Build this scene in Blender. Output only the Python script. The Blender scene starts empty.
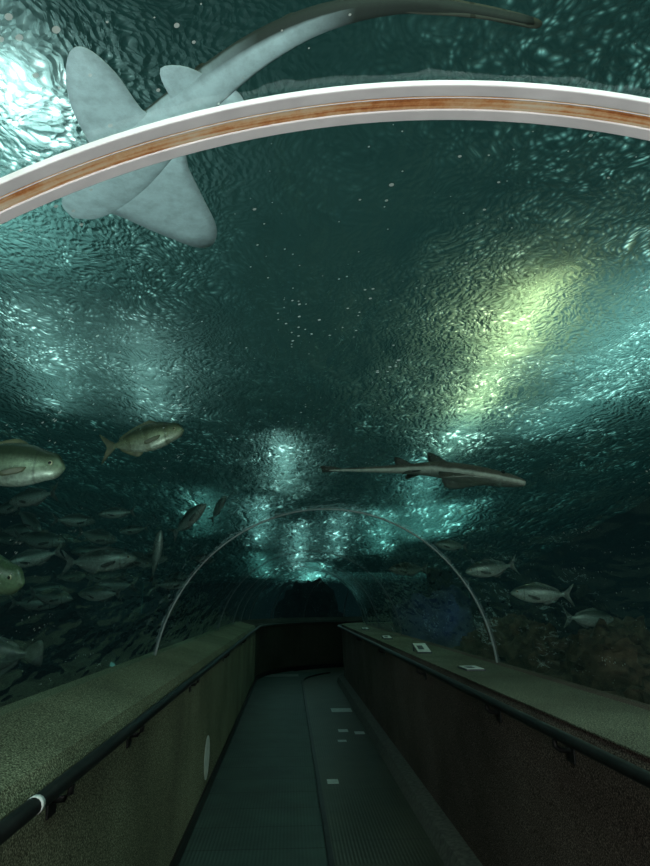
import bpy, bmesh, math, random
from mathutils import Vector, Matrix, noise
random.seed(7)
S=bpy.context.scene
try: S.view_settings.view_transform='Standard'
except Exception: pass
COL=S.collection
# ---------------------------------------------------------------- helpers
def newmat(name):
    m=bpy.data.materials.new(name); m.use_nodes=True
    nt=m.node_tree; nt.nodes.clear()
    return m,nt
def N(nt,t,**k):
    n=nt.nodes.new(t)
    for a,b in k.items():
        if a.startswith('i_'):
            key=a[2:]
            key=int(key) if key.isdigit() else key.replace('_',' ')
            n.inputs[key].default_value=b
        else: setattr(n,a,b)
    return n
def L(nt,a,b): nt.links.new(a,b)
def ramp(nt,fac,stops):
    r=N(nt,'ShaderNodeValToRGB'); e=r.color_ramp.elements
    while len(e)<len(stops): e.new(.5)
    for i,(p,c) in enumerate(stops):
        e[i].position=p; e[i].color=(c,c,c,1) if isinstance(c,(int,float)) else (*c,1)
    L(nt,fac,r.inputs[0]); return r
def M2(nt,op,a,b,c=None):
    n=N(nt,'ShaderNodeMath',operation=op)
    for i,q in enumerate((a,b,c)):
        if q is None: continue
        if isinstance(q,(int,float)): n.inputs[i].default_value=q
        else: L(nt,q,n.inputs[i])
    return n.outputs[0]
def out(nt,sh):
    o=N(nt,'ShaderNodeOutputMaterial'); L(nt,sh,o.inputs['Surface']); return o
def princ(name,c1,c2,scale=8,rough=.5,metal=0,bump=.0,detail=4,lo=.35,hi=.65,coord='Object',spec=.5,stretch=None):
    m,nt=newmat(name)
    tc=N(nt,'ShaderNodeTexCoord'); v=tc.outputs[coord]
    if stretch:
        mp=N(nt,'ShaderNodeMapping'); mp.inputs['Scale'].default_value=stretch; L(nt,v,mp.inputs[0]); v=mp.outputs[0]
    n=N(nt,'ShaderNodeTexNoise'); n.inputs['Scale'].default_value=scale; n.inputs['Detail'].default_value=detail
    L(nt,v,n.inputs['Vector'])
    r=ramp(nt,n.outputs[0],[(lo,c1),(hi,c2)])
    p=N(nt,'ShaderNodeBsdfPrincipled'); L(nt,r.outputs[0],p.inputs['Base Color'])
    p.inputs['Roughness'].default_value=rough; p.inputs['Metallic'].default_value=metal
    p.inputs['Specular IOR Level'].default_value=spec
    if bump:
        b=N(nt,'ShaderNodeBump'); b.inputs['Strength'].default_value=bump; b.inputs['Distance'].default_value=.02
        L(nt,n.outputs[0],b.inputs['Height']); L(nt,b.outputs[0],p.inputs['Normal'])
    out(nt,p.outputs[0]); return m
def mkobj(name,verts,faces,mat=None,smooth=False,parent=None,label=None,cat=None,kind=None,group=None):
    me=bpy.data.meshes.new(name); me.from_pydata([tuple(v) for v in verts],[],faces); me.validate(); me.update()
    bm=bmesh.new(); bm.from_mesh(me); bmesh.ops.recalc_face_normals(bm,faces=bm.faces); bm.to_mesh(me); bm.free()
    if smooth:
        for p in me.polygons: p.use_smooth=True
    if mat: me.materials.append(mat)
    o=bpy.data.objects.new(name,me); COL.objects.link(o)
    if parent: o.parent=parent
    if label:o['label']=label
    if cat:o['category']=cat
    if kind:o['kind']=kind
    if group:o['group']=group
    return o
def boxmesh(x0,x1,y0,y1,z0,z1):
    v=[(x,y,z) for x in(x0,x1) for y in(y0,y1) for z in(z0,z1)]
    f=[(0,1,3,2),(4,6,7,5),(0,4,5,1),(2,3,7,6),(0,2,6,4),(1,5,7,3)]
    return v,f
def bevel(o,w,seg=2):
    m=o.modifiers.new('bevel','BEVEL'); m.width=w; m.segments=seg; m.limit_method='ANGLE'
def empty(name,loc,label,cat,group=None):
    o=bpy.data.objects.new(name,None); o.location=loc; o.empty_display_size=.05; COL.objects.link(o)
    o['label']=label;o['category']=cat
    if group:o['group']=group
    return o
# ---------------------------------------------------------------- tunnel path
CX=.277; YB=13.5; RC=2.4; CZ=.991; R=1.255; Y0=-2.6; PH=2.0
def path(s,o):
    if s<=YB: return (CX+o,s)
    ph=(s-YB)/RC; r=RC-o
    return (CX+RC-r*math.cos(ph), YB+r*math.sin(ph))
def srange(a,b):
    t=[a]; x=a
    while x<min(b,YB)-1e-6:
        x=min(x+.5,min(b,YB)); t.append(x)
    x=max(a,YB)
    while b>YB and x<b-1e-6:
        x=min(x+.15,b)
        t.append(x)
    return t
SEND=YB+PH*RC
def sweep(name,prof,a,b,mat,closed=True,caps=True,**k):
    ss=srange(a,b); v=[];f=[];n=len(prof)
    for s in ss:
        for o,z in prof:
            x,y=path(s,o); v.append((x,y,z))
    for i in range(len(ss)-1):
        for j in range(n if closed else n-1):
            j2=(j+1)%n
            f.append((i*n+j,i*n+j2,(i+1)*n+j2,(i+1)*n+j))
    if closed and caps:
        f.append(tuple(range(n))); f.append(tuple((len(ss)-1)*n+j for j in range(n)))
    return mkobj(name,v,f,mat,**k)
def off(x): return x-CX
# ---------------------------------------------------------------- materials
def speckle(name,dark,mid,light,rough=.95,sc=190):
    m,nt=newmat(name); tc=N(nt,'ShaderNodeTexCoord')
    a=N(nt,'ShaderNodeTexNoise',i_Scale=sc,i_Detail=2.0); L(nt,tc.outputs['Object'],a.inputs['Vector'])
    b=N(nt,'ShaderNodeTexNoise',i_Scale=1.3,i_Detail=3.0); L(nt,tc.outputs['Object'],b.inputs['Vector'])
    r=ramp(nt,a.outputs[0],[(.36,dark),(.52,mid),(.68,light)])
    rb=ramp(nt,b.outputs[0],[(.3,.6),(.7,1.15)])
    mx=N(nt,'ShaderNodeMix',data_type='RGBA',blend_type='MULTIPLY'); mx.inputs[0].default_value=1
    L(nt,r.outputs[0],mx.inputs[6]);L(nt,rb.outputs[0],mx.inputs[7])
    p=N(nt,'ShaderNodeBsdfPrincipled',i_Roughness=rough); p.inputs['Specular IOR Level'].default_value=.15
    L(nt,mx.outputs[2],p.inputs['Base Color'])
    bp=N(nt,'ShaderNodeBump',i_Strength=.6,i_Distance=.008); L(nt,a.outputs[0],bp.inputs['Height']);L(nt,bp.outputs[0],p.inputs['Normal'])
    out(nt,p.outputs[0]); return m
M_wallL=speckle('speckled_carpet_green',(.05,.06,.036),(.165,.185,.118),(.44,.47,.32))
M_wallR=speckle('speckled_carpet_brown',(.034,.025,.021),(.107,.08,.066),(.31,.24,.2))
M_bend=speckle('carpet_painted_shade',(.010,.012,.008),(.033,.035,.025),(.09,.09,.065))  # carpet copy with the shade at the bend put into its colour
M_ledgeR=speckle('speckled_carpet_ledge',(.035,.04,.028),(.125,.138,.098),(.34,.36,.26))
M_kerb=princ('worn_grey_kerb',(.055,.055,.046),(.12,.12,.1),30,.8)
M_black=princ('black_rail_paint',(.006,.007,.007),(.015,.016,.016),20,.4,spec=.25)
M_dark=princ('dark_masonry',(.003,.005,.005),(.007,.01,.01),4,.9,spec=.05)
M_white=princ('white_plastic_trim',(.76,.76,.77),(.88,.88,.89),14,.35,bump=.1)
M_grey=princ('grey_sealant',(.17,.21,.21),(.28,.32,.32),14,.5)
M_greyd=princ('dark_grey_sealant',(.05,.075,.075),(.11,.135,.135),14,.6)
M_silver=princ('white_tape',(.7,.72,.72),(.85,.86,.86),30,.5)
M_sticker=princ('white_vinyl',(.5,.55,.52),(.72,.76,.72),20,.5)
M_ink=princ('dark_print',(.02,.03,.035),(.05,.06,.07),20,.6)
M_metal=princ('worn_metal_plate',(.12,.15,.14),(.24,.28,.26),12,.4,.4)
m,nt=newmat('rusty_strip'); tc=N(nt,'ShaderNodeTexCoord')
n1=N(nt,'ShaderNodeTexNoise',i_Scale=7.0,i_Detail=8.0,i_Roughness=.8); L(nt,tc.outputs['Object'],n1.inputs['Vector'])
mp=N(nt,'ShaderNodeMapping'); mp.inputs['Scale'].default_value=(3,150,8); L(nt,tc.outputs['Object'],mp.inputs[0])
n2=N(nt,'ShaderNodeTexNoise',i_Scale=1.0,i_Detail=6.0); L(nt,mp.outputs[0],n2.inputs['Vector'])
ml=M2(nt,'MULTIPLY',M2(nt,'ADD',n1.outputs[0],n2.outputs[0]),.5)
r=ramp(nt,ml,[(.38,(.34,.08,.02)),(.45,(.70,.28,.09)),(.51,(.86,.56,.3)),(.6,(.9,.78,.58))])
p=N(nt,'ShaderNodeBsdfPrincipled',i_Roughness=.7); L(nt,r.outputs[0],p.inputs['Base Color']); out(nt,p.outputs[0]); M_rust=m
def beltmat(name,c0,c1,joint,rough):
    m,nt=newmat(name); tc=N(nt,'ShaderNodeTexCoord'); sp=N(nt,'ShaderNodeSeparateXYZ'); L(nt,tc.outputs['Object'],sp.inputs[0])
    s=M2(nt,'SINE',M2(nt,'MULTIPLY',sp.outputs[0],260.0),0)
    md=M2(nt,'FLOORED_MODULO',sp.outputs[1],joint)
    gt=M2(nt,'GREATER_THAN',md,.02)
    n=N(nt,'ShaderNodeTexNoise',i_Scale=3.0,i_Detail=6.0); L(nt,tc.outputs['Object'],n.inputs['Vector'])
    r=ramp(nt,n.outputs[0],[(.3,c0),(.7,c1)])
    mx=N(nt,'ShaderNodeMix',data_type='RGBA'); mx.inputs[6].default_value=(c0[0]*.75,c0[1]*.75,c0[2]*.75,1)
    L(nt,gt,mx.inputs[0]); L(nt,r.outputs[0],mx.inputs[7])
    p=N(nt,'ShaderNodeBsdfPrincipled',i_Roughness=rough); L(nt,mx.outputs[2],p.inputs['Base Color'])
    p.inputs['Specular IOR Level'].default_value=.25
    bp=N(nt,'ShaderNodeBump',i_Strength=.25,i_Distance=.004); L(nt,s,bp.inputs['Height']); L(nt,bp.outputs[0],p.inputs['Normal'])
    out(nt,p.outputs[0]); return m
M_belt=beltmat('ribbed_rubber_belt',(.028,.048,.042),(.052,.085,.074),.42,.5)
M_floor=beltmat('dark_rubber_floor',(.036,.042,.028),(.066,.072,.05),1.2,.4)
# acrylic
m,nt=newmat('scratched_acrylic'); tc=N(nt,'ShaderNodeTexCoord')
lw=N(nt,'ShaderNodeLayerWeight',i_Blend=.5)
pw=M2(nt,'POWER',lw.outputs['Facing'],3.0)
m1=M2(nt,'MULTIPLY_ADD',pw,.75,.03)
mp=N(nt,'ShaderNodeMapping'); mp.inputs['Scale'].default_value=(1,.3,1); L(nt,tc.outputs['Object'],mp.inputs[0])
nb=N(nt,'ShaderNodeTexNoise',i_Scale=8.0,i_Detail=2.0); L(nt,mp.outputs[0],nb.inputs['Vector'])
bp=N(nt,'ShaderNodeBump',i_Strength=.9,i_Distance=.05); L(nt,nb.outputs[0],bp.inputs['Height'])
gl=N(nt,'ShaderNodeBsdfGlossy',i_Roughness=.05); gl.inputs['Color'].default_value=(.75,.95,.95,1); L(nt,bp.outputs[0],gl.inputs['Normal'])
tr=N(nt,'ShaderNodeBsdfTransparent'); tr.inputs[0].default_value=(.93,.98,.98,1)
mx=N(nt,'ShaderNodeMixShader'); L(nt,m1,mx.inputs[0]); L(nt,tr.outputs[0],mx.inputs[1]); L(nt,gl.outputs[0],mx.inputs[2])
vo=N(nt,'ShaderNodeTexVoronoi',i_Scale=60.0); L(nt,tc.outputs['Object'],vo.inputs['Vector'])
sc=N(nt,'ShaderNodeSeparateColor'); L(nt,vo.outputs['Color'],sc.inputs[0])
t=M2(nt,'MULTIPLY',sc.outputs[0],nb.outputs[0])
t2=M2(nt,'MULTIPLY_ADD',t,.8,-.25)
sm=M2(nt,'MULTIPLY',M2(nt,'LESS_THAN',vo.outputs['Distance'],t2),.6)
df=N(nt,'ShaderNodeBsdfDiffuse'); df.inputs[0].default_value=(.8,.95,.9,1)
mx2=N(nt,'ShaderNodeMixShader'); L(nt,sm,mx2.inputs[0]); L(nt,mx.outputs[0],mx2.inputs[1]); L(nt,df.outputs[0],mx2.inputs[2])
out(nt,mx2.outputs[0]); M_acr=m
# water volume
m,nt=newmat('sea_water_body')
va=N(nt,'ShaderNodeVolumeAbsorption',i_Density=.22); va.inputs['Color'].default_value=(.40,.58,.56,1)
em=N(nt,'ShaderNodeEmission',i_Strength=.0008); em.inputs['Color'].default_value=(.3,.9,1,1)  # faint emission stands in for light scattered by the water
ads=N(nt,'ShaderNodeAddShader'); L(nt,va.outputs[0],ads.inputs[0]);L(nt,em.outputs[0],ads.inputs[1])
o=N(nt,'ShaderNodeOutputMaterial'); L(nt,ads.outputs[0],o.inputs['Volume']); M_vol=m
# water surface: light diffuses down through steep little ripples, glints painted into its colour
m,nt=newmat('rippled_water_surface'); tc=N(nt,'ShaderNodeTexCoord')
nd=N(nt,'ShaderNodeTexNoise',i_Scale=1.6,i_Detail=2.0); L(nt,tc.outputs['Object'],nd.inputs['Vector'])
mv=N(nt,'ShaderNodeMix',data_type='RGBA',blend_type='LINEAR_LIGHT'); mv.inputs[0].default_value=.25
L(nt,tc.outputs['Object'],mv.inputs[6]); L(nt,nd.outputs['Color'],mv.inputs[7])
def cells(sx,sy,scl):
    mp=N(nt,'ShaderNodeMapping'); mp.inputs['Scale'].default_value=(sx,sy,1); L(nt,mv.outputs[2],mp.inputs[0])
    v1=N(nt,'ShaderNodeTexVoronoi',feature='F1',i_Scale=scl)
    L(nt,mp.outputs[0],v1.inputs['Vector'])
    n4=N(nt,'ShaderNodeTexNoise',i_Scale=scl*.5,i_Detail=3.0); L(nt,mp.outputs[0],n4.inputs['Vector'])
    r1=ramp(nt,v1.outputs['Distance'],[(.05,1.0),(.40,.3),(.70,.0)])
    r2=ramp(nt,n4.outputs[0],[(.38,.03),(.62,1.0)])
    h=M2(nt,'MULTIPLY_ADD',n4.outputs[0],1.8,r1.outputs[0])
    return M2(nt,'MULTIPLY',r1.outputs[0],r2.outputs[0]),M2(nt,'MULTIPLY',h,1.0/scl)
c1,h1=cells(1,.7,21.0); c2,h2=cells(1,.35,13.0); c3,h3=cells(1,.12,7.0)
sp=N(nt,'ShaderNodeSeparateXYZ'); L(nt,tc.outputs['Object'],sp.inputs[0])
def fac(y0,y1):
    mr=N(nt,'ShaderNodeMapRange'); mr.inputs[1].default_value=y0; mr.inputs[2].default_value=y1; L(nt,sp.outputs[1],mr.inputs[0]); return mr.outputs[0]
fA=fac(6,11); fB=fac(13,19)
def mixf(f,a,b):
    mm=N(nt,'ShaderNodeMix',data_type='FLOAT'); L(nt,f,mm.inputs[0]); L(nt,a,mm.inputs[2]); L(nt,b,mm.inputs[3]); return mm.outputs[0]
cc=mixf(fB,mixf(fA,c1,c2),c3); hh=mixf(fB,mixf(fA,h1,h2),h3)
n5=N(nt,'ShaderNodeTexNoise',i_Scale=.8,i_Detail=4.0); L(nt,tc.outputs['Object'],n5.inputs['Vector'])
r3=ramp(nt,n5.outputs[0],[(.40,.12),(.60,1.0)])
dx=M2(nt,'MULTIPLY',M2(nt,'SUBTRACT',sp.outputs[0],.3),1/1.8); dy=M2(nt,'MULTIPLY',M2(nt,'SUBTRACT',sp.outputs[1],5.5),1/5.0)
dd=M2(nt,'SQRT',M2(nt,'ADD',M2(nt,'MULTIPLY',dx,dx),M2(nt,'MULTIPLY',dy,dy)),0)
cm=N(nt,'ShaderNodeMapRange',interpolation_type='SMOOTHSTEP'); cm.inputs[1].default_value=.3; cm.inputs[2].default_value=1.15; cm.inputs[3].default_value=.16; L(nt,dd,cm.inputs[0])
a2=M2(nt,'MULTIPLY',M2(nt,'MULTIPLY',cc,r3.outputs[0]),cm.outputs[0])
cr_=ramp(nt,a2,[(0,(.046,.071,.068)),(.12,(.085,.12,.115)),(.36,(.32,.39,.38)),(.62,(.95,1,1))])  # sparkle of the ripples is painted into this translucent colour
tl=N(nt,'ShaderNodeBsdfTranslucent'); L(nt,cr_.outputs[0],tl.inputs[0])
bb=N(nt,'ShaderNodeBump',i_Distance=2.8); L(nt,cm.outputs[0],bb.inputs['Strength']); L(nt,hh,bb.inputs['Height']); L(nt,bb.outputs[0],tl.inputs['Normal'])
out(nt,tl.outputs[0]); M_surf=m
M_rock=princ('reef_rock',(.009,.008,.006),(.09,.06,.04),9,.85,bump=1.0,detail=8,spec=.25)
M_rockd=princ('darkening_reef_rock',(.004,.005,.005),(.012,.014,.012),5,.95,bump=1.0,detail=6,spec=.05)
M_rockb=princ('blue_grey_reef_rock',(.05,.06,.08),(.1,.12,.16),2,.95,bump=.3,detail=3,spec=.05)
M_sand=princ('reef_bed',(.005,.006,.005),(.018,.018,.014),5,.95,bump=.6,detail=6,spec=.05)
M_tank=princ('tank_wall_rock',(.005,.009,.009),(.012,.02,.02),1.5,.95,detail=4,spec=.05)
# ---------------------------------------------------------------- tunnel structure
sweep('floor',[(off(-.70),-.06),(off(1.2),-.06),(off(1.2),-.002),(off(-.70),-.002)],Y0,SEND,M_floor,kind='structure',label='dark rubber floor slab of the tunnel walkway',cat='floor')
sweep('moving_walkway',[(off(-.655),-.0),(off(.245),-.0),(off(.245),.018),(off(-.655),.018)],Y0,YB+1.6,M_belt,label='ribbed teal-grey rubber travelator belt beside the walkway strip',cat='moving walkway')
sweep('trim_1',[(off(.247),0),(off(.29),0),(off(.285),.03),(off(.252),.03)],Y0,YB+1.8,M_black,kind='structure',label='black strip along the edge of the travelator belt',cat='floor trim')
sweep('baseboard_right',[(off(.96),0),(off(1.115),0),(off(1.115),.10),(off(1.0),.09)],Y0,SEND,M_kerb,kind='structure',label='worn grey kerb at the foot of the carpeted wall',cat='baseboard')
sweep('baseboard_left',[(off(-.672),0),(off(-.657),0),(off(-.657),.1),(off(-.672),.1)],Y0,SEND,M_black,kind='structure',label='black skirting beside the travelator belt',cat='baseboard')
LP=[(off(-.675),-.06),(off(-.675),1.06),(off(-.70),1.105),(off(-.97),1.18),(off(-1.06),1.18),(off(-1.06),-.06)]
RP=[(off(1.12),-.06),(off(1.06),1.055),(off(1.08),1.10),(off(1.53),1.10),(off(1.62),1.10),(off(1.62),-.06)]
sweep('wall_left',LP,Y0,13.2,M_wallL,kind='structure',label='low parapet wall covered in speckled green-grey carpet',cat='wall')
sweep('wall_bend_outer',LP,13.2,SEND,M_bend,kind='structure',label='carpeted parapet with painted-in shade curving across the end of the tunnel',cat='wall')
sweep('wall_right',RP,Y0,SEND,M_wallR,kind='structure',label='low parapet wall covered in speckled dark brown carpet',cat='wall')
sweep('trim_2',[(off(1.065),1.1),(off(1.51),1.1),(off(1.51),1.106),(off(1.065),1.106)],Y0,SEND,M_ledgeR,kind='structure',label='speckled grey-green carpet ledge on top of the parapet wall',cat='ledge')
AL,AR=-81.0,84.2
arc=[(R*math.sin(t),CZ+R*math.cos(t)) for t in [math.radians(AL+(AR-AL)*i/64) for i in range(65)]]
ce=sweep('ceiling',arc,Y0,SEND-.05,M_acr,closed=False,smooth=True,kind='structure',label='clear curved acrylic dome with fine scratches over the walkway',cat='ceiling')
me=ce.data
if me.polygons[32].normal.z>0: me.flip_normals()
x,y=path(SEND,0)
e=mkobj('wall_end',*boxmesh(-1.3,1.3,-.05,.05,-.05,2.3),M_dark,kind='structure',label='dark masonry wall closing the tunnel past the bend',cat='wall')
e.location=(x,y,0); e.rotation_euler=(0,0,-PH)
mkobj('wall_back',*boxmesh(CX-1.3,CX+1.3,Y0-.12,Y0,-.06,2.3),M_dark,kind='structure',label='dark wall at the tunnel entrance',cat='wall')
def ringprof(y0,y1,r0,r1,name,mat,parent):
    v=[];f=[];n=97
    for i in range(n):
        t=math.radians(AL+(AR-AL)*i/(n-1)); s,c=math.sin(t),math.cos(t)
        for yy,rr in((y0,r0),(y1,r0),(y1,r1),(y0,r1)): v.append((rr*s,yy,rr*c))
    for i in range(n-1):
        for j in range(4): f.append((i*4+j,i*4+(j+1)%4,(i+1)*4+(j+1)%4,(i+1)*4+j))
    f.append((0,1,2,3)); f.append(tuple((n-1)*4+j for j in range(4)))
    o=mkobj(name,v,f,mat,smooth=False,parent=parent); bevel(o,.0015,2); return o
def ring(s,rusty,label,mat=None):
    x,y=path(s,0); mat=M_white if rusty else (mat or M_grey)
    e=empty('acrylic_joint_ring',(x,y,CZ),label,'tunnel ring')
    h=.033 if rusty else .012; g_=.0125 if rusty else .005
    ringprof(-h,-g_,R-.012,R-.003,'rim_flange',mat,e)
    ringprof(g_,h,R-.012,R-.003,'rim_flange',mat,e)
    ringprof(-g_+.0002,g_-.0002,R-.0105,R-.003,'joint_strip',M_rust if rusty else mat,e)
    if rusty: ringprof(-.0105,-.0090,R-.0118,R-.0107,'sealant_bead',M_white,e)
    if s>YB: e.rotation_euler=(0,0,-(s-YB)/RC)
ring(.735,True,'white-rimmed ceiling arch with a rust-stained centre strip')
ring(4.83,False,'thin grey arch where two clear dome panels meet')
for s in (8.93,11.2,13.0,14.0,14.8,15.6,16.4):
    ring(s,False,'thin dark grey arch between dome panels near the bend',M_greyd)
def tube(name,pts,rad,mat,parent=None,seg=14,**k):
    v=[];f=[]
    for i,p in enumerate(pts):
        a=Vector(pts[max(0,i-1)]);b=Vector(pts[min(len(pts)-1,i+1)])
        t=(b-a).normalized(); up=Vector((0,0,1)) if abs(t.z)<.9 else Vector((1,0,0))
        s=t.cross(up).normalized(); u=s.cross(t)
        for j in range(seg):
            an=2*math.pi*j/seg; v.append(Vector(p)+s*math.cos(an)*rad+u*math.sin(an)*rad)
    for i in range(len(pts)-1):
        for j in range(seg):
            f.append((i*seg+j,i*seg+(j+1)%seg,(i+1)*seg+(j+1)%seg,(i+1)*seg+j))
    f.append(tuple(range(seg)));f.append(tuple((len(pts)-1)*seg+j for j in range(seg)))
    return mkobj(name,v,f,mat,smooth=True,parent=parent,**k)
for side,xr,xw in((-1,-.62,-.675),(1,1.0,1.063)):
    lab='black tubular handrail bracketed to the %s parapet'%('green-grey carpeted' if side<0 else 'brown carpeted')
    e=empty('handrail',(0,0,0),lab,'handrail')
    pts=[(*path(s,off(xr)),1.07) for s in srange(Y0,SEND-.2)]
    tube('rail',pts,.021,M_black,e)
    for y in ((1.05,2.05,2.95,4.65,6.9,9.4) if side<0 else (.8,1.7,2.55,3.4,5.2,7.4,9.8)):
        P=(xr,y,1.052)
        tube('bracket',[P,(xr,y,1.025),(xr+(xw-xr)*.3,y,1.01),(xw,y,1.008)],.010,M_black,e,seg=8)
        pl=mkobj('mounting_plate',*boxmesh(min(xw,xw-side*.008),max(xw,xw-side*.008),y-.035,y+.035,.965,1.03),M_black,parent=e)
        bevel(pl,.003)
    if side<0:
        tube('tape_band',[(xr,1.76,1.07),(xr,1.785,1.07)],.0218,M_silver,e,label='white tape band')
def plaque(x,y,w,d,tilt,lab):
    e=empty('information_plaque',(x,y,1.107),lab,'sign')
    a=mkobj('frame',*boxmesh(-w/2,w/2,-d/2,d/2,0,.010),M_ink,parent=e)
    c=mkobj('backing_board',*boxmesh(-w/2+.008,w/2-.008,-d/2+.012,d/2-.012,.0102,.0125),M_sticker,parent=e)
    b=mkobj('printed_panel',*boxmesh(-w*.30,w*.10,-d*.22,d*.2,.0127,.0137),M_ink,parent=e)
    for o in(a,b,c):
        o.rotation_euler=(tilt,0,0); o.location.z=d/2*math.sin(tilt)
    if tilt:
        for sx in(-1,1):
            q=d*.42
            mkobj('foot',*boxmesh(sx*w*.4-.006,sx*w*.4+.006,q*math.cos(tilt)-.006,q*math.cos(tilt)+.006,0,(d/2+q)*math.sin(tilt)),M_ink,parent=e)
plaque(1.235,4.5,.13,.24,0,'flat white information plaque with dark print on the ledge')
plaque(1.20,6.0,.13,.28,.22,'tilted white information plaque on the ledge')
plaque(1.21,8.2,.11,.22,.1,'small pale information plaque on the ledge further along')
plaque(1.25,10.9,.11,.22,.1,'small pale information plaque on the ledge near the bend')
def fl(x,y,w,d,lab,z=.0,mat=M_sticker,name='floor_marker'):
    return mkobj(name,*boxmesh(x-w/2,x+w/2,y-d/2,y+d/2,z,z+.003),mat,label=lab,cat='floor marking')
fl(.78,10.1,.3,.32,'white rectangular marker stuck on the dark floor')
fl(.68,8.55,.12,.16,'small white square marker on the dark floor')
fl(.87,8.4,.12,.16,'small white square marker on the dark floor')
fl(.62,7.95,.1,.1,'small white square marker on the dark floor')
fl(.40,6.25,.1,.14,'small white marker beside the belt edge')
fl(-.2,14.6,.8,.5,'worn metal plate at the end of the travelator belt',.019,M_metal,'landing_plate')
v=[(0,0,0)];f=[]
for i in range(40):
    a=2*math.pi*i/40; v.append((0,.17*math.cos(a),.165*math.sin(a)))
for i in range(40): f.append((0,1+i,1+(i+1)%40))
me=mkobj('wall_sticker',v,f,M_sticker,label='white oval sticker on the speckled carpet wall',cat='sticker')
sd=me.modifiers.new('s','SOLIDIFY'); sd.thickness=.003
me.location=(-.671,5.8,.31)
# ---------------------------------------------------------------- tank
TX0,TX1,TY0,TY1,TZ=-8,10,-3.2,36,4.8
def grid(x0,x1,y0,y1,nx,ny,fn):
    v=[(x0+(x1-x0)*i/nx,y0+(y1-y0)*j/ny,0) for j in range(ny+1) for i in range(nx+1)]
    v=[(a,b,fn(a,b)) for a,b,_ in v]
    f=[(j*(nx+1)+i,j*(nx+1)+i+1,(j+1)*(nx+1)+i+1,(j+1)*(nx+1)+i) for j in range(ny) for i in range(nx)]
    return v,f
def water_domain():
    v,f=boxmesh(TX0,TX1,TY0,TY1,-.3,TZ)
    a=mkobj('tank_water',v,f,M_vol,label='dim teal sea water filling the aquarium around the dome',cat='water',kind='stuff')
    rr=R+.03
    prof=[(rr*math.sin(t),CZ+rr*math.cos(t)) for t in [math.radians(-90+180*i/48) for i in range(49)]]
    prof=[(-1.36,-.08),(-1.36,1.05)]+prof+[(1.36,1.05),(1.36,-.08)]
    h=sweep('hollow',prof,Y0-.15,SEND+.1,None)
    bm=bmesh.new(); bm.from_mesh(a.data)
    b2=bmesh.new(); b2.from_mesh(h.data); bmesh.ops.recalc_face_normals(b2,faces=b2.faces); bmesh.ops.reverse_faces(b2,faces=b2.faces); b2.to_mesh(h.data); b2.free()
    bm.from_mesh(h.data); bm.to_mesh(a.data); bm.free()
    bpy.data.objects.remove(h)
    return a
W=water_domain()
nz=noise.noise
def level(b):
    t=min(1,max(0,(b-12)/22)); return 4.55-1.95*t*t*(3-2*t)  # far surface bent down to bring its bright patches lower into view
def wave(a,b): return level(b)+.07*nz(Vector((a*1.1,b*.8,1)))+.035*nz(Vector((a*3.2,b*2.2,4)))+.015*nz(Vector((a*7,b*5,8)))
v,f=grid(TX0,TX1,TY0,TY1,200,400,wave)
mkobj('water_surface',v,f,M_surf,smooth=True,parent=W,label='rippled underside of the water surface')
def bedz(a,b): return .3+.3*nz(Vector((a*.6,b*.6,3)))+.12*nz(Vector((a*2.2,b*2.2,5)))
for nm,x0,x1 in(('tank_bed',TX0,-1.12),('tank_bed',1.66,TX1)):
    v,f=grid(x0,x1,TY0,13.0,50,100,bedz)
    mkobj(nm,v,f,M_sand,smooth=True,label='uneven dark rubble bed of the tank beside the tunnel',cat='tank bed',kind='stuff')
for nm,b in(('wall_west',(TX0-.2,TX0-.02,TY0,TY1,-.4,6.5)),('wall_east',(TX1+.02,TX1+.2,TY0,TY1,-.4,6.5)),('wall_north',(TX0,TX1,TY1+.02,TY1+.2,-.4,6.5)),('wall_south',(TX0,TX1,TY0-.2,TY0-.02,-.4,6.5))):
    mkobj(nm,*boxmesh(*b),M_tank,kind='structure',label='dark rock-textured wall enclosing the aquarium tank',cat='wall')
def rock(x,y,z,sx,sy,sz,seed,lab,mat=None,sub=5,name='reef_rock'):
    bm=bmesh.new(); bmesh.ops.create_icosphere(bm,subdivisions=sub,radius=1)
    for q in bm.verts:
        d=q.co.normalized(); k=1+.35*nz(d*1.7+Vector((seed,0,0)))+.25*nz(d*4+Vector((0,seed,0)))+.16*nz(d*10+Vector((0,0,seed)))+.06*nz(d*24)
        q.co=Vector((d.x*sx,d.y*sy,d.z*sz))*k
    me=bpy.data.meshes.new(name); bm.to_mesh(me); bm.free()
    for pp in me.polygons: pp.use_smooth=True
    me.materials.append(mat or M_rock)
    o=bpy.data.objects.new(name,me); COL.objects.link(o); o.location=(x,y,z); o['label']=lab;o['category']='rock';o['group']='reef rocks'
lr='rough brown reef rock behind the clear dome'
for i,(x,y,z,a,b,c) in enumerate([(2.3,3.7,.76,.45,.5,.44),(2.2,4.6,.84,.42,.5,.44),(3.0,4.3,.84,.5,.55,.48),(2.15,2.8,.6,.38,.42,.4),(2.9,3.2,.7,.45,.5,.4),(2.2,5.5,.84,.42,.5,.46),(2.9,5.6,.86,.5,.6,.48),(2.2,6.6,.87,.42,.6,.46),(3.7,5.2,.88,.5,.6,.5)]):
    rock(x,y,z,a,b,c,i*3.1,lr)
ld='dark reef rock mass added to darken the view beyond the bend'
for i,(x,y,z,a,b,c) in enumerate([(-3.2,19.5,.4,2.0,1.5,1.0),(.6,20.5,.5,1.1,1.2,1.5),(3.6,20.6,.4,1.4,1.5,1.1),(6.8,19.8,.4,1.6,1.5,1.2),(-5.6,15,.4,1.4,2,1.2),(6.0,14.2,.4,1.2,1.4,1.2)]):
    rock(x,y,z,a,b,c,80+i*2.3,ld,M_rockd,4)  # near-black rocks added so the tunnel end looks dark
rock(2.75,12.1,.9,.7,.7,.8,33,'blue-lit reef rock near the tunnel bend',M_rockb,4)
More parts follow.
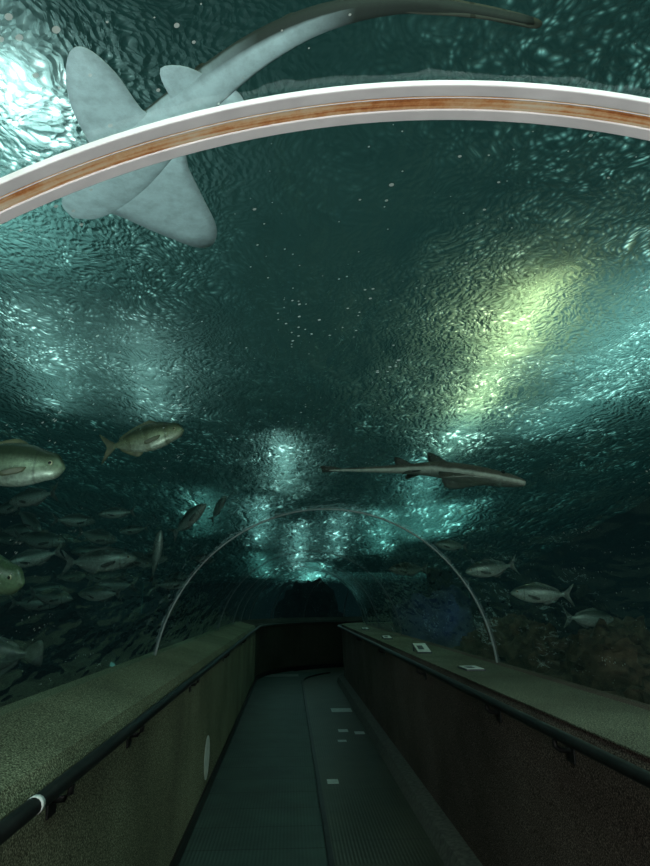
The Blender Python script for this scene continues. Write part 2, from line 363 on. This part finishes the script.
# ---------------------------------------------------------------- animals
def cr(P,k):
    o=[];n=len(P)
    for i in range(n-1):
        p0,p1,p2,p3=P[max(0,i-1)],P[i],P[i+1],P[min(n-1,i+2)]
        for j in range(k):
            t=j/k
            o.append(tuple(.5*((2*b)+(-a+c)*t+(2*a-5*b+4*c-d)*t*t+(-a+3*b-3*c+d)*t**3) for a,b,c,d in zip(p0,p1,p2,p3)))
    o.append(tuple(P[-1])); return o
def crc(P,k):
    n=len(P);o=[]
    for i in range(n):
        p0,p1,p2,p3=P[i-1],P[i],P[(i+1)%n],P[(i+2)%n]
        for j in range(k):
            t=j/k
            o.append(tuple(.5*((2*b)+(-a+c)*t+(2*a-5*b+4*c-d)*t*t+(-a+3*b-3*c+d)*t**3) for a,b,c,d in zip(p0,p1,p2,p3)))
    return o
def loft(name,spine,mat,seg=20,k=4,**kw):
    P=cr(spine,k); v=[];f=[]
    for i,q in enumerate(P):
        a=Vector(P[max(0,i-1)][:3]);b=Vector(P[min(len(P)-1,i+1)][:3])
        t=(b-a).normalized(); s=t.cross(Vector((0,0,1))).normalized(); u=s.cross(t)
        w,up,dn=[max(.0015,abs(c)) for c in q[3:6]]
        for j in range(seg):
            an=2*math.pi*j/seg; c,si=math.cos(an),math.sin(an)
            v.append(Vector(q[:3])+s*w*c+u*((up if si>0 else dn)*si))
    for i in range(len(P)-1):
        for j in range(seg): f.append((i*seg+j,i*seg+(j+1)%seg,(i+1)*seg+(j+1)%seg,(i+1)*seg+j))
    f.append(tuple(range(seg)));f.append(tuple((len(P)-1)*seg+j for j in range(seg)))
    return mkobj(name,v,f,mat,smooth=True,**kw)
def fin(name,outline,t,mat,parent,smoothk=4,nrm=None):
    P=[Vector(q) for q in crc(outline,smoothk)]
    c=sum(P,Vector())/len(P)
    if nrm is None:
        nrm=Vector()
        for i in range(len(P)): nrm+=(P[i]-c).cross(P[(i+1)%len(P)]-c)
        nrm.normalize()
    else: nrm=Vector(nrm)
    n=len(P); v=[];
    for s in(1,-1):
        for q in P: v.append(q+nrm*s*t*.15)
        for q in P: v.append(c+(q-c)*.6+nrm*s*t*.5)
        v.append(c+nrm*s*t*.6)
    f=[];o2=2*n+1
    for b in(0,o2):
        for i in range(n):
            j=(i+1)%n
            f.append((b+i,b+j,b+n+j,b+n+i)); f.append((b+n+i,b+n+j,b+2*n))
    for i in range(n):
        j=(i+1)%n; f.append((i,j,o2+j,o2+i))
    return mkobj(name,v,f,mat,smooth=True,parent=parent)
def ball(name,loc,r,mat,parent,sc=(1,1,1)):
    bm=bmesh.new(); bmesh.ops.create_uvsphere(bm,u_segments=14,v_segments=10,radius=r)
    for q in bm.verts: q.co=Vector((q.co.x*sc[0],q.co.y*sc[1],q.co.z*sc[2]))+Vector(loc)
    me=bpy.data.meshes.new(name); bm.to_mesh(me); bm.free()
    for pp in me.polygons: pp.use_smooth=True
    me.materials.append(mat); o=bpy.data.objects.new(name,me); COL.objects.link(o); o.parent=parent; return o
def sharkmat(name,belly,back,spot,zlo,zhi,spscale=14,spots=.7,tailx=None,tailcol=(.045,.05,.043),shift=0,mott=0):
    m,nt=newmat(name); g=N(nt,'ShaderNodeNewGeometry'); tc=N(nt,'ShaderNodeTexCoord')
    sp=N(nt,'ShaderNodeSeparateXYZ'); L(nt,g.outputs['Normal'],sp.inputs[0])
    n=N(nt,'ShaderNodeTexNoise',i_Scale=9.0,i_Detail=4.0); L(nt,tc.outputs['Object'],n.inputs['Vector'])
    a=M2(nt,'MULTIPLY_ADD',n.outputs[0],.5,-.25+shift)
    b=M2(nt,'ADD',a,sp.outputs[2])
    r=ramp(nt,b,[(max(0,zlo),belly),(zhi,back)]); col=r.outputs[0]
    if mott:
        n6=N(nt,'ShaderNodeTexNoise',i_Scale=14.0,i_Detail=8.0,i_Roughness=.7); L(nt,tc.outputs['Object'],n6.inputs['Vector'])
        rm=ramp(nt,n6.outputs[0],[(.35,1-mott),(.6,1.0)])
        mm=N(nt,'ShaderNodeMix',data_type='RGBA',blend_type='MULTIPLY'); mm.inputs[0].default_value=1
        L(nt,col,mm.inputs[6]);L(nt,rm.outputs[0],mm.inputs[7]); col=mm.outputs[2]
    if tailx:
        so=N(nt,'ShaderNodeSeparateXYZ'); L(nt,tc.outputs['Object'],so.inputs[0])
        mr=N(nt,'ShaderNodeMapRange'); mr.inputs[1].default_value=tailx[0]; mr.inputs[2].default_value=tailx[1]
        L(nt,so.outputs[0],mr.inputs[0])
        nn=M2(nt,'ADD',sp.outputs[2],.9); nn=M2(nt,'MULTIPLY',nn,5.0); nt.nodes[-1].use_clamp=True
        md=N(nt,'ShaderNodeMapRange'); md.inputs[1].default_value=tailx[1]+.08; md.inputs[2].default_value=tailx[1]+.3; L(nt,so.outputs[0],md.inputs[0])
        fac=M2(nt,'MULTIPLY',mr.outputs[0],M2(nt,'MAXIMUM',nn,md.outputs[0]))
        mt=N(nt,'ShaderNodeMix',data_type='RGBA'); mt.inputs[7].default_value=(*tailcol,1)
        L(nt,fac,mt.inputs[0]); L(nt,col,mt.inputs[6]); col=mt.outputs[2]
    vo=N(nt,'ShaderNodeTexVoronoi',i_Scale=spscale); L(nt,tc.outputs['Object'],vo.inputs['Vector'])
    r2=ramp(nt,vo.outputs['Distance'],[(.22,spot),(.34,(1,1,1))])
    mx=N(nt,'ShaderNodeMix',data_type='RGBA',blend_type='MULTIPLY'); mx.inputs[0].default_value=spots
    L(nt,col,mx.inputs[6]);L(nt,r2.outputs[0],mx.inputs[7])
    p=N(nt,'ShaderNodeBsdfPrincipled',i_Roughness=.7,); p.inputs['Specular IOR Level'].default_value=.15
    L(nt,mx.outputs[2],p.inputs['Base Color']); out(nt,p.outputs[0]); return m
M_belly=sharkmat('pale_shark_skin',(.58,.68,.69),(.3,.31,.26),(.85,.85,.82),.15,.45,70,.3,mott=.25)
M_bbody=sharkmat('pale_shark_body_skin',(.58,.68,.69),(.12,.13,.11),(.85,.85,.82),.0,.28,70,.3,tailx=(-.45,-.12),mott=.25,shift=.1)
M_tail=sharkmat('spotted_shark_tail_skin',(.07,.07,.055),(.09,.085,.06),(.3,.28,.22),.05,.3,30)
Z=3.3
sh=loft('zebra_shark',[(-1.03,2.66,Z,.01,.01,.01),(-1.0,2.625,Z,.075,.03,.016),(-.93,2.55,Z,.11,.045,.026),(-.84,2.45,Z,.13,.06,.032),(-.72,2.32,Z,.13,.07,.036),(-.6,2.18,Z,.115,.07,.038),(-.45,2.01,Z,.09,.065,.042),(-.3,1.85,Z,.07,.06,.044),(-.11,1.68,Z,.054,.05,.04),(.09,1.56,Z,.039,.04,.032),(.31,1.505,Z,.025,.03,.022),(.52,1.515,Z,.016,.025,.016),(.74,1.54,Z,.006,.02,.012)],M_bbody,seg=28,
 label='pale-bellied zebra shark swimming over the dome, fins spread',cat='shark')
fin('pectoral_fin',[(-.78,2.40,Z-.006),(-.80,2.2,Z-.006),(-.812,2.0,Z-.01),(-.79,1.84,Z-.015),(-.735,1.71,Z-.02),(-.675,1.69,Z-.02),(-.61,1.79,Z-.014),(-.56,1.96,Z-.008),(-.49,2.07,Z-.006)],.012,M_belly,sh)
fin('pectoral_fin',[(-.90,2.50,Z-.006),(-.78,2.66,Z-.008),(-.61,2.80,Z-.012),(-.48,2.87,Z-.02),(-.40,2.83,Z-.02),(-.37,2.69,Z-.014),(-.405,2.48,Z-.008),(-.44,2.28,Z-.006),(-.47,2.10,Z-.006)],.012,M_belly,sh)
fin('pelvic_fin',[(-.40,1.96,Z-.01),(-.445,1.87,Z-.02),(-.45,1.75,Z-.03),(-.36,1.75,Z-.02),(-.29,1.83,Z-.01)],.008,M_belly,sh)
fin('pelvic_fin',[(-.36,1.98,Z-.01),(-.26,1.99,Z-.02),(-.18,1.93,Z-.03),(-.2,1.85,Z-.02),(-.27,1.84,Z-.01)],.008,M_belly,sh)
fin('dorsal_fin',[(-.52,2.1,Z+.05),(-.40,1.96,Z+.14),(-.33,1.88,Z+.13),(-.34,1.9,Z+.04)],.014,M_tail,sh)
fin('dorsal_fin',[(-.16,1.73,Z+.03),(-.06,1.65,Z+.08),(0,1.61,Z+.07),(-.02,1.63,Z+.02)],.012,M_tail,sh)
fin('tail_fin',[(.25,1.51,Z+.02),(.4,1.51,Z+.045),(.6,1.525,Z+.035),(.76,1.545,Z+.015),(.75,1.545,Z-.02),(.66,1.53,Z-.02),(.5,1.51,Z-.025),(.33,1.51,Z-.02)],.014,M_tail,sh)
M_eye=princ('fish_eye_black',(.004,.004,.004),(.01,.01,.01),5,.15)
M_eyering=princ('fish_eye_ring',(.35,.33,.2),(.5,.45,.3),20,.3,.3)
for sx in((-1.045,2.53),(-.9,2.66)): ball('eye',(sx[0]+.02,sx[1]-.01,Z+.02),.012,M_eye,sh)
M_gf=sharkmat('olive_ray_skin',(.78,.78,.7),(.14,.125,.10),(.5,.5,.45),.05,.45,24,.25,shift=.05,mott=.3)
M_gff=princ('dark_ray_fin',(.035,.035,.028),(.08,.075,.06),14,.6)
def lerp3(t):
    a=Vector((1.605,4.2,2.33)); b=Vector((.993,4.4,2.465)); c=Vector((.27,4.6,2.495))
    return a.lerp(b,t/.45) if t<.45 else b.lerp(c,(t-.45)/.55)
gs=[(0,.02,.016,.014),(.02,.06,.032,.026),(.08,.11,.05,.04),(.18,.14,.066,.05),(.3,.13,.074,.056),(.42,.09,.062,.048),(.52,.055,.046,.036),(.64,.036,.034,.026),(.78,.021,.022,.017),(.9,.011,.013,.01),(1,.004,.006,.005)]
g=loft('guitarfish',[(*lerp3(t),w,u,d) for t,w,u,d in gs],M_gf,seg=24,label='slender olive-brown guitarfish gliding beside the dome',cat='ray fish')
def gp(t,side,up):
    p=lerp3(t); return (p.x+side*.31,p.y+side*.95,p.z+up)
for sd_ in(1,-1):
    fin('pectoral_fin',[gp(.14,.09*sd_,-.01),gp(.25,.2*sd_,-.04),gp(.34,.25*sd_,-.075),gp(.39,.2*sd_,-.075),gp(.38,.07*sd_,-.01)],.014,M_gf,g)
    fin('pelvic_fin',[gp(.48,.04*sd_,-.01),gp(.54,.09*sd_,-.035),gp(.59,.09*sd_,-.05),gp(.56,.03*sd_,-.012)],.01,M_gff,g)
fin('dorsal_fin',[gp(.34,0,.05),gp(.42,0,.115),gp(.46,0,.12),gp(.44,0,.03)],.014,M_gff,g)
fin('dorsal_fin',[gp(.54,0,.03),gp(.60,0,.085),gp(.635,0,.09),gp(.62,0,.02)],.01,M_gff,g)
fin('tail_fin',[gp(.9,0,0),gp(.96,0,.025),gp(1.04,0,.035),gp(1.03,0,.0),gp(1.03,0,-.015),gp(.95,0,-.01)],.008,M_gff,g)
for sd_ in(1,-1): ball('eye',gp(.10,.095*sd_,.04),.014,M_eye,g)
def fishmat(name,back,side,belly,bars=0,barcol=(.1,.1,.08),metal=.4):
    m,nt=newmat(name); tc=N(nt,'ShaderNodeTexCoord'); sp=N(nt,'ShaderNodeSeparateXYZ'); L(nt,tc.outputs['Object'],sp.inputs[0])
    a=M2(nt,'MULTIPLY_ADD',sp.outputs[2],2.8,.5)
    r=ramp(nt,a,[(.15,belly),(.5,side),(.72,back)])
    n=N(nt,'ShaderNodeTexNoise',i_Scale=40.0,i_Detail=3.0); L(nt,tc.outputs['Object'],n.inputs['Vector'])
    rn=ramp(nt,n.outputs[0],[(.3,.5),(.7,1.0)])
    mx=N(nt,'ShaderNodeMix',data_type='RGBA',blend_type='MULTIPLY'); mx.inputs[0].default_value=.9
    L(nt,r.outputs[0],mx.inputs[6]);L(nt,rn.outputs[0],mx.inputs[7]); col=mx.outputs[2]
    if bars:
        s=M2(nt,'SINE',M2(nt,'MULTIPLY',sp.outputs[0],bars),0)
        rb=ramp(nt,s,[(.55,(1,1,1)),(.9,barcol)])
        m3=N(nt,'ShaderNodeMix',data_type='RGBA',blend_type='MULTIPLY'); m3.inputs[0].default_value=.5
        L(nt,col,m3.inputs[6]);L(nt,rb.outputs[0],m3.inputs[7]); col=m3.outputs[2]
    gx=M2(nt,'ABSOLUTE',M2(nt,'SUBTRACT',sp.outputs[0],.29),0); gr=ramp(nt,gx,[(.004,.45),(.012,1.0)])
    m4=N(nt,'ShaderNodeMix',data_type='RGBA',blend_type='MULTIPLY'); m4.inputs[0].default_value=.7
    L(nt,col,m4.inputs[6]);L(nt,gr.outputs[0],m4.inputs[7]); col=m4.outputs[2]
    p=N(nt,'ShaderNodeBsdfPrincipled',i_Roughness=.38,i_Metallic=metal); L(nt,col,p.inputs['Base Color']); out(nt,p.outputs[0]); return m
def bass(name,mat,finmat,L_,loc,rot,label,cat='fish',deep=1.0,forked=True,group=None,blunt=1.0):
    prof=[(.5,.004,.004,.004),(.48,.03*blunt,.028*blunt,.022),(.43,.072*blunt,.06*blunt,.045),(.34,.115,.1,.065),(.22,.15,.135,.075),(.08,.16,.15,.075),(-.06,.145,.135,.062),(-.2,.1,.095,.042),(-.3,.05,.05,.022),(-.36,.03/deep,.03/deep,.013),(-.39,.034/deep,.034/deep,.008)]
    o=loft(name,[(x,0,0,w,u*deep,d*deep) for x,u,d,w in prof],mat,seg=20,k=4,label=label,cat=cat,group=group)
    if forked: T=[(-.37,0,.03),(-.43,0,.08),(-.56,0,.19),(-.50,0,.07),(-.475,0,0),(-.50,0,-.07),(-.56,0,-.19),(-.43,0,-.08),(-.37,0,-.03)]
    else: T=[(-.37,0,.03),(-.43,0,.08),(-.52,0,.11),(-.54,0,0),(-.52,0,-.11),(-.43,0,-.08),(-.37,0,-.03)]
    fin('tail_fin',T,.012,finmat,o,3,nrm=(0,1,0))
    fin('dorsal_fin',[(.2,0,.13*deep),(.1,0,.19*deep),(-.02,0,.175*deep),(-.18,0,.13*deep),(-.3,0,.075*deep),(-.28,0,.04*deep),(0,0,.12*deep)],.01,finmat,o,3,nrm=(0,1,0))
    fin('anal_fin',[(-.03,0,-.12*deep),(-.09,0,-.18*deep),(-.18,0,-.14*deep),(-.3,0,-.07*deep),(-.28,0,-.03*deep)],.01,finmat,o,3,nrm=(0,1,0))
    for s in(1,-1):
        fin('pectoral_fin',[(.24,s*.07,-.02),(.17,s*.1,-.03),(.05,s*.115,-.07),(.07,s*.1,-.1),(.2,s*.072,-.06)],.008,finmat,o,3)
        ball('eye_ring',(.40,s*.047,.025),.02,M_eyering,o,(1,.5,1))
        ball('eye',(.40,s*.055,.025),.012,M_eye,o,(1,.6,1))
    o.location=loc; o.rotation_euler=rot; o.scale=(L_,)*3
    return o
M_f1=fishmat('golden_trevally_skin',(.05,.065,.03),(.24,.27,.15),(.5,.55,.42),26,(.35,.33,.2),.3)
M_f4=fishmat('olive_trevally_skin',(.04,.06,.03),(.2,.26,.16),(.48,.55,.44),metal=.3)
M_f2=fishmat('silver_trevally_skin',(.05,.08,.07),(.26,.36,.32),(.55,.63,.58),metal=.35)
M_f5=fishmat('dim_fish_skin',(.05,.08,.07),(.10,.14,.12),(.15,.19,.17),metal=0)
M_f3=fishmat('green_grouper_skin',(.06,.11,.05),(.15,.23,.12),(.26,.33,.2),14,(.4,.4,.3),.0)
M_fy=princ('dull_yellow_fin',(.08,.08,.045),(.14,.14,.07),10,.5)
M_fg=princ('grey_fin',(.03,.045,.04),(.1,.13,.12),10,.5)
d2=math.radians
bass('trevally',M_f4,M_fy,.62,(-1.36,3.0,2.18),(0,d2(4),d2(-8)),'large yellow-green trevally near the dome',deep=1.1,blunt=1.3)
bass('golden_trevally',M_f1,M_fy,.48,(-.83,3.5,2.44),(0,d2(-10),d2(-14)),'golden trevally with faint bars and forked tail',deep=1.1,blunt=1.25)
bass('grouper',M_f3,M_fg,.62,(-1.50,3.1,1.69),(0,d2(10),d2(-15)),'greenish grouper nosing along beside the dome',deep=1.15,forked=False,blunt=1.3)
bass('grouper',M_f5,M_fg,.72,(-1.95,4.4,1.22),(0,d2(3),d2(172)),'large dim blunt fish resting low beside the parapet',deep=1.15,forked=False,blunt=1.4)
proto=bass('trevally',M_f2,M_fg,.5,(-1.30,4.5,1.83),(0,d2(-3),d2(-6)),'silver-green trevally in the shoal by the dome',group='shoal of silver trevally')
def copyfish(src,loc,rot,sc,label,group='shoal of silver trevally'):
    o=src.copy(); COL.objects.link(o); o.location=loc;o.rotation_euler=rot;o.scale=(sc,)*3
    o['label']=label;o['group']=group
    for c in src.children:
        q=c.copy(); COL.objects.link(q); q.parent=o
    return o
sl='silver-green trevally in the shoal by the dome'
for x,y,z,ry,rz,s in[(-.79,5.0,2.18,-35,-30,.38),(-1.05,5.1,1.90,-70,-60,.42),(-1.85,4.6,2.28,8,160,.4),(-2.3,6,2.11,5,-10,.5),(-1.63,6,2.36,6,-170,.32),(-1.78,6,2.14,12,-15,.42),(-2.17,6.5,2.35,0,20,.4),(-2.42,6,2.29,30,-30,.42),(-1.95,5,1.88,15,-170,.4),(-2.6,5.2,2.0,-5,12,.42),(-1.5,7,2.0,0,-20,.42),(-2.1,7.5,1.85,3,170,.48),(-2.9,7,2.3,0,0,.48),(-3.1,6.0,1.9,6,10,.48),(-1.35,7.5,1.75,-5,15,.38),(-2.6,8.5,2.2,4,-160,.48),(-1.15,8.5,2.1,8,-20,.36),(-2.0,5.6,1.6,5,-15,.4),(-1.55,5.4,1.62,0,165,.38),(-2.5,6.6,1.55,0,10,.46),
 (-3.3,7.2,2.0,10,-20,.5),(-2.9,7.8,1.7,-8,15,.48),(-3.6,8.4,2.35,0,0,.52),(-1.75,6.6,1.72,0,-175,.4),(-1.45,6.2,1.95,20,-30,.38),(-2.2,8.8,2.05,-10,-10,.46),(-1.6,9.4,1.9,5,160,.44),(-3.0,9.0,1.9,0,-15,.5),(-2.75,6.3,2.45,-12,-20,.4),(-1.9,7.8,2.4,10,-160,.34),(-.75,6.6,2.5,-50,-40,.32)]:
    copyfish(proto,(x,y,z),(0,d2(ry),d2(rz)),s,sl)
sr='silver trevally cruising above the reef rocks'
for x,y,z,ry,rz,s in[(1.57,5.0,1.80,8,186,.42),(1.76,4.5,1.60,-2,176,.42),(1.5,8.2,1.95,0,185,.5),(2.33,5.0,1.42,2,10,.42),(1.77,7,2.15,-5,180,.36)]:
    copyfish(proto,(x,y,z),(0,d2(ry),d2(rz)),s,sr,'trevally above the reef')
# ---------------------------------------------------------------- lights
def area(name,loc,sx,sy,power,col,rot=(0,0,0),shape='ELLIPSE'):
    l=bpy.data.lights.new(name,'AREA'); l.shape=shape; l.size=sx; l.size_y=sy; l.energy=power; l.color=col
    o=bpy.data.objects.new(name,l); o.location=loc;o.rotation_euler=rot; COL.objects.link(o); return o
def spot(name,loc,tgt,power,col,ang,blend=.6,rad=.15):
    l=bpy.data.lights.new(name,'SPOT'); l.energy=power;l.color=col;l.spot_size=math.radians(ang);l.spot_blend=blend;l.shadow_soft_size=rad
    o=bpy.data.objects.new(name,l); o.location=loc; o.rotation_euler=(Vector(tgt)-Vector(loc)).to_track_quat('-Z','Y').to_euler(); COL.objects.link(o); return o
cy=(.68,1,.97)
area('unseen_light',(2.56,6.4,4.9),.14,2.4,190,(1,.76,.36),(0,0,-.12))
area('unseen_light',(2.86,8.9,4.9),.14,3.4,170,(1,.80,.42),(0,0,-.12))
area('unseen_light',(3.12,11.4,4.95),.3,3.4,110,(.9,1,.85),(0,0,-.12))
area('unseen_light',(3.3,8.4,5.4),1.8,6,85,(.85,1,.9),(0,0,-.12))
area('unseen_light',(-1.75,3.35,4.9),.25,.7,54,(1,1,1))
area('unseen_light',(-2.5,4.4,5.2),1.0,2.0,90,cy)
area('unseen_light',(4.1,6.3,5.2),1.4,3.5,180,cy)
area('unseen_light',(4.6,9.5,5.2),1.2,4,110,cy)
area('unseen_light',(-2.0,8.6,5.0),.25,4.5,80,(.9,1,.97),(0,0,.15))
area('unseen_light',(-3.2,8.0,5.05),.25,4.5,80,(.85,1,.97),(0,0,.25))
area('unseen_light',(-.15,14.2,4.85),.22,6.0,230,(.95,1,.97))
def strip(x,y,w,ln,p,col,h=.4,rz=0):  # unseen light added over the far surface to make a glow streak
    sl_=(level(y+1)-level(y-1))/2
    area('unseen_light',(x,y,level(y)+h),w,ln,p,col,(math.atan(sl_),0,rz))
strip(4.6,20.0,1.8,5,450,cy,.45); strip(-1.0,20.5,.25,7,300,(.9,1,1),.35,.05); strip(.3,24,.3,8,560,(.95,1,1),.35)
strip(1.6,22,.25,8,330,(.9,1,1),.35,-.04); strip(3.1,21.5,.5,7,360,cy,.45,-.1); strip(-2.6,19.0,.35,6,150,cy,.4,.12); strip(3.4,16.0,.4,6,150,cy,.4,-.15)
strip(1.0,30,.8,7,760,cy,.4); strip(-1.2,28,.5,7,420,cy,.4)
area('unseen_light',(.4,-.6,4.3),1.8,1.8,135,(.76,1,.86),shape='RECTANGLE')  # fill light added out of frame to brighten the tunnel interior
spot('fill_spot',(-1.5,1.2,1.0),(-.62,2.2,3.3),245,(.88,1,1),80)  # spot added below the shark to light its belly
spot('fill_spot',(-3.4,-1.2,3.2),(-1.9,5.5,2.0),270,(.85,1,.92),60)  # spot added behind the camera to brighten the left shoal
spot('fill_spot',(3.9,-1.2,3.2),(2.1,4.8,1.5),420,(1,.98,.88),60)  # added counterpart for the fish and rocks on the right
spot('blue_lamp',(2.5,10.0,1.7),(2.8,12.3,1.3),26,(.10,.2,1),75,1.0,.2)
area('walkway_fill',(.28,-.9,1.25),.6,.3,23,(1,.98,.96),(d2(125),0,0),'RECTANGLE')  # unseen upward fill added behind the camera for the near arch
area('walkway_fill',(.1,-1.6,2.05),.6,.3,13,(1,.98,.88),(d2(60),0,d2(7)),'RECTANGLE')  # second added fill, for the near walls and floor
w=bpy.data.worlds.new('w'); S.world=w; w.use_nodes=True
w.node_tree.nodes['Background'].inputs[0].default_value=(.28,.62,.57,1); w.node_tree.nodes['Background'].inputs[1].default_value=1.1
# ---------------------------------------------------------------- camera
cd=bpy.data.cameras.new('camera'); cam=bpy.data.objects.new('camera',cd); COL.objects.link(cam)
cam.location=(0,0,1.55); cd.sensor_fit='VERTICAL'; cd.sensor_height=24; cd.lens=24*632.4/866
cd.clip_start=.02; cd.clip_end=200
ya,pi_,ro=.0545,.2612,-.0035
F=Vector((math.sin(ya)*math.cos(pi_),math.cos(ya)*math.cos(pi_),math.sin(pi_)))
Rv=Vector((math.cos(ya),-math.sin(ya),0)); U=Rv.cross(F)
R2=Rv*math.cos(ro)+U*math.sin(ro); U2=-Rv*math.sin(ro)+U*math.cos(ro)
Mx=Matrix((R2,U2,-F)).transposed(); cam.rotation_euler=Mx.to_euler()
S.camera=cam
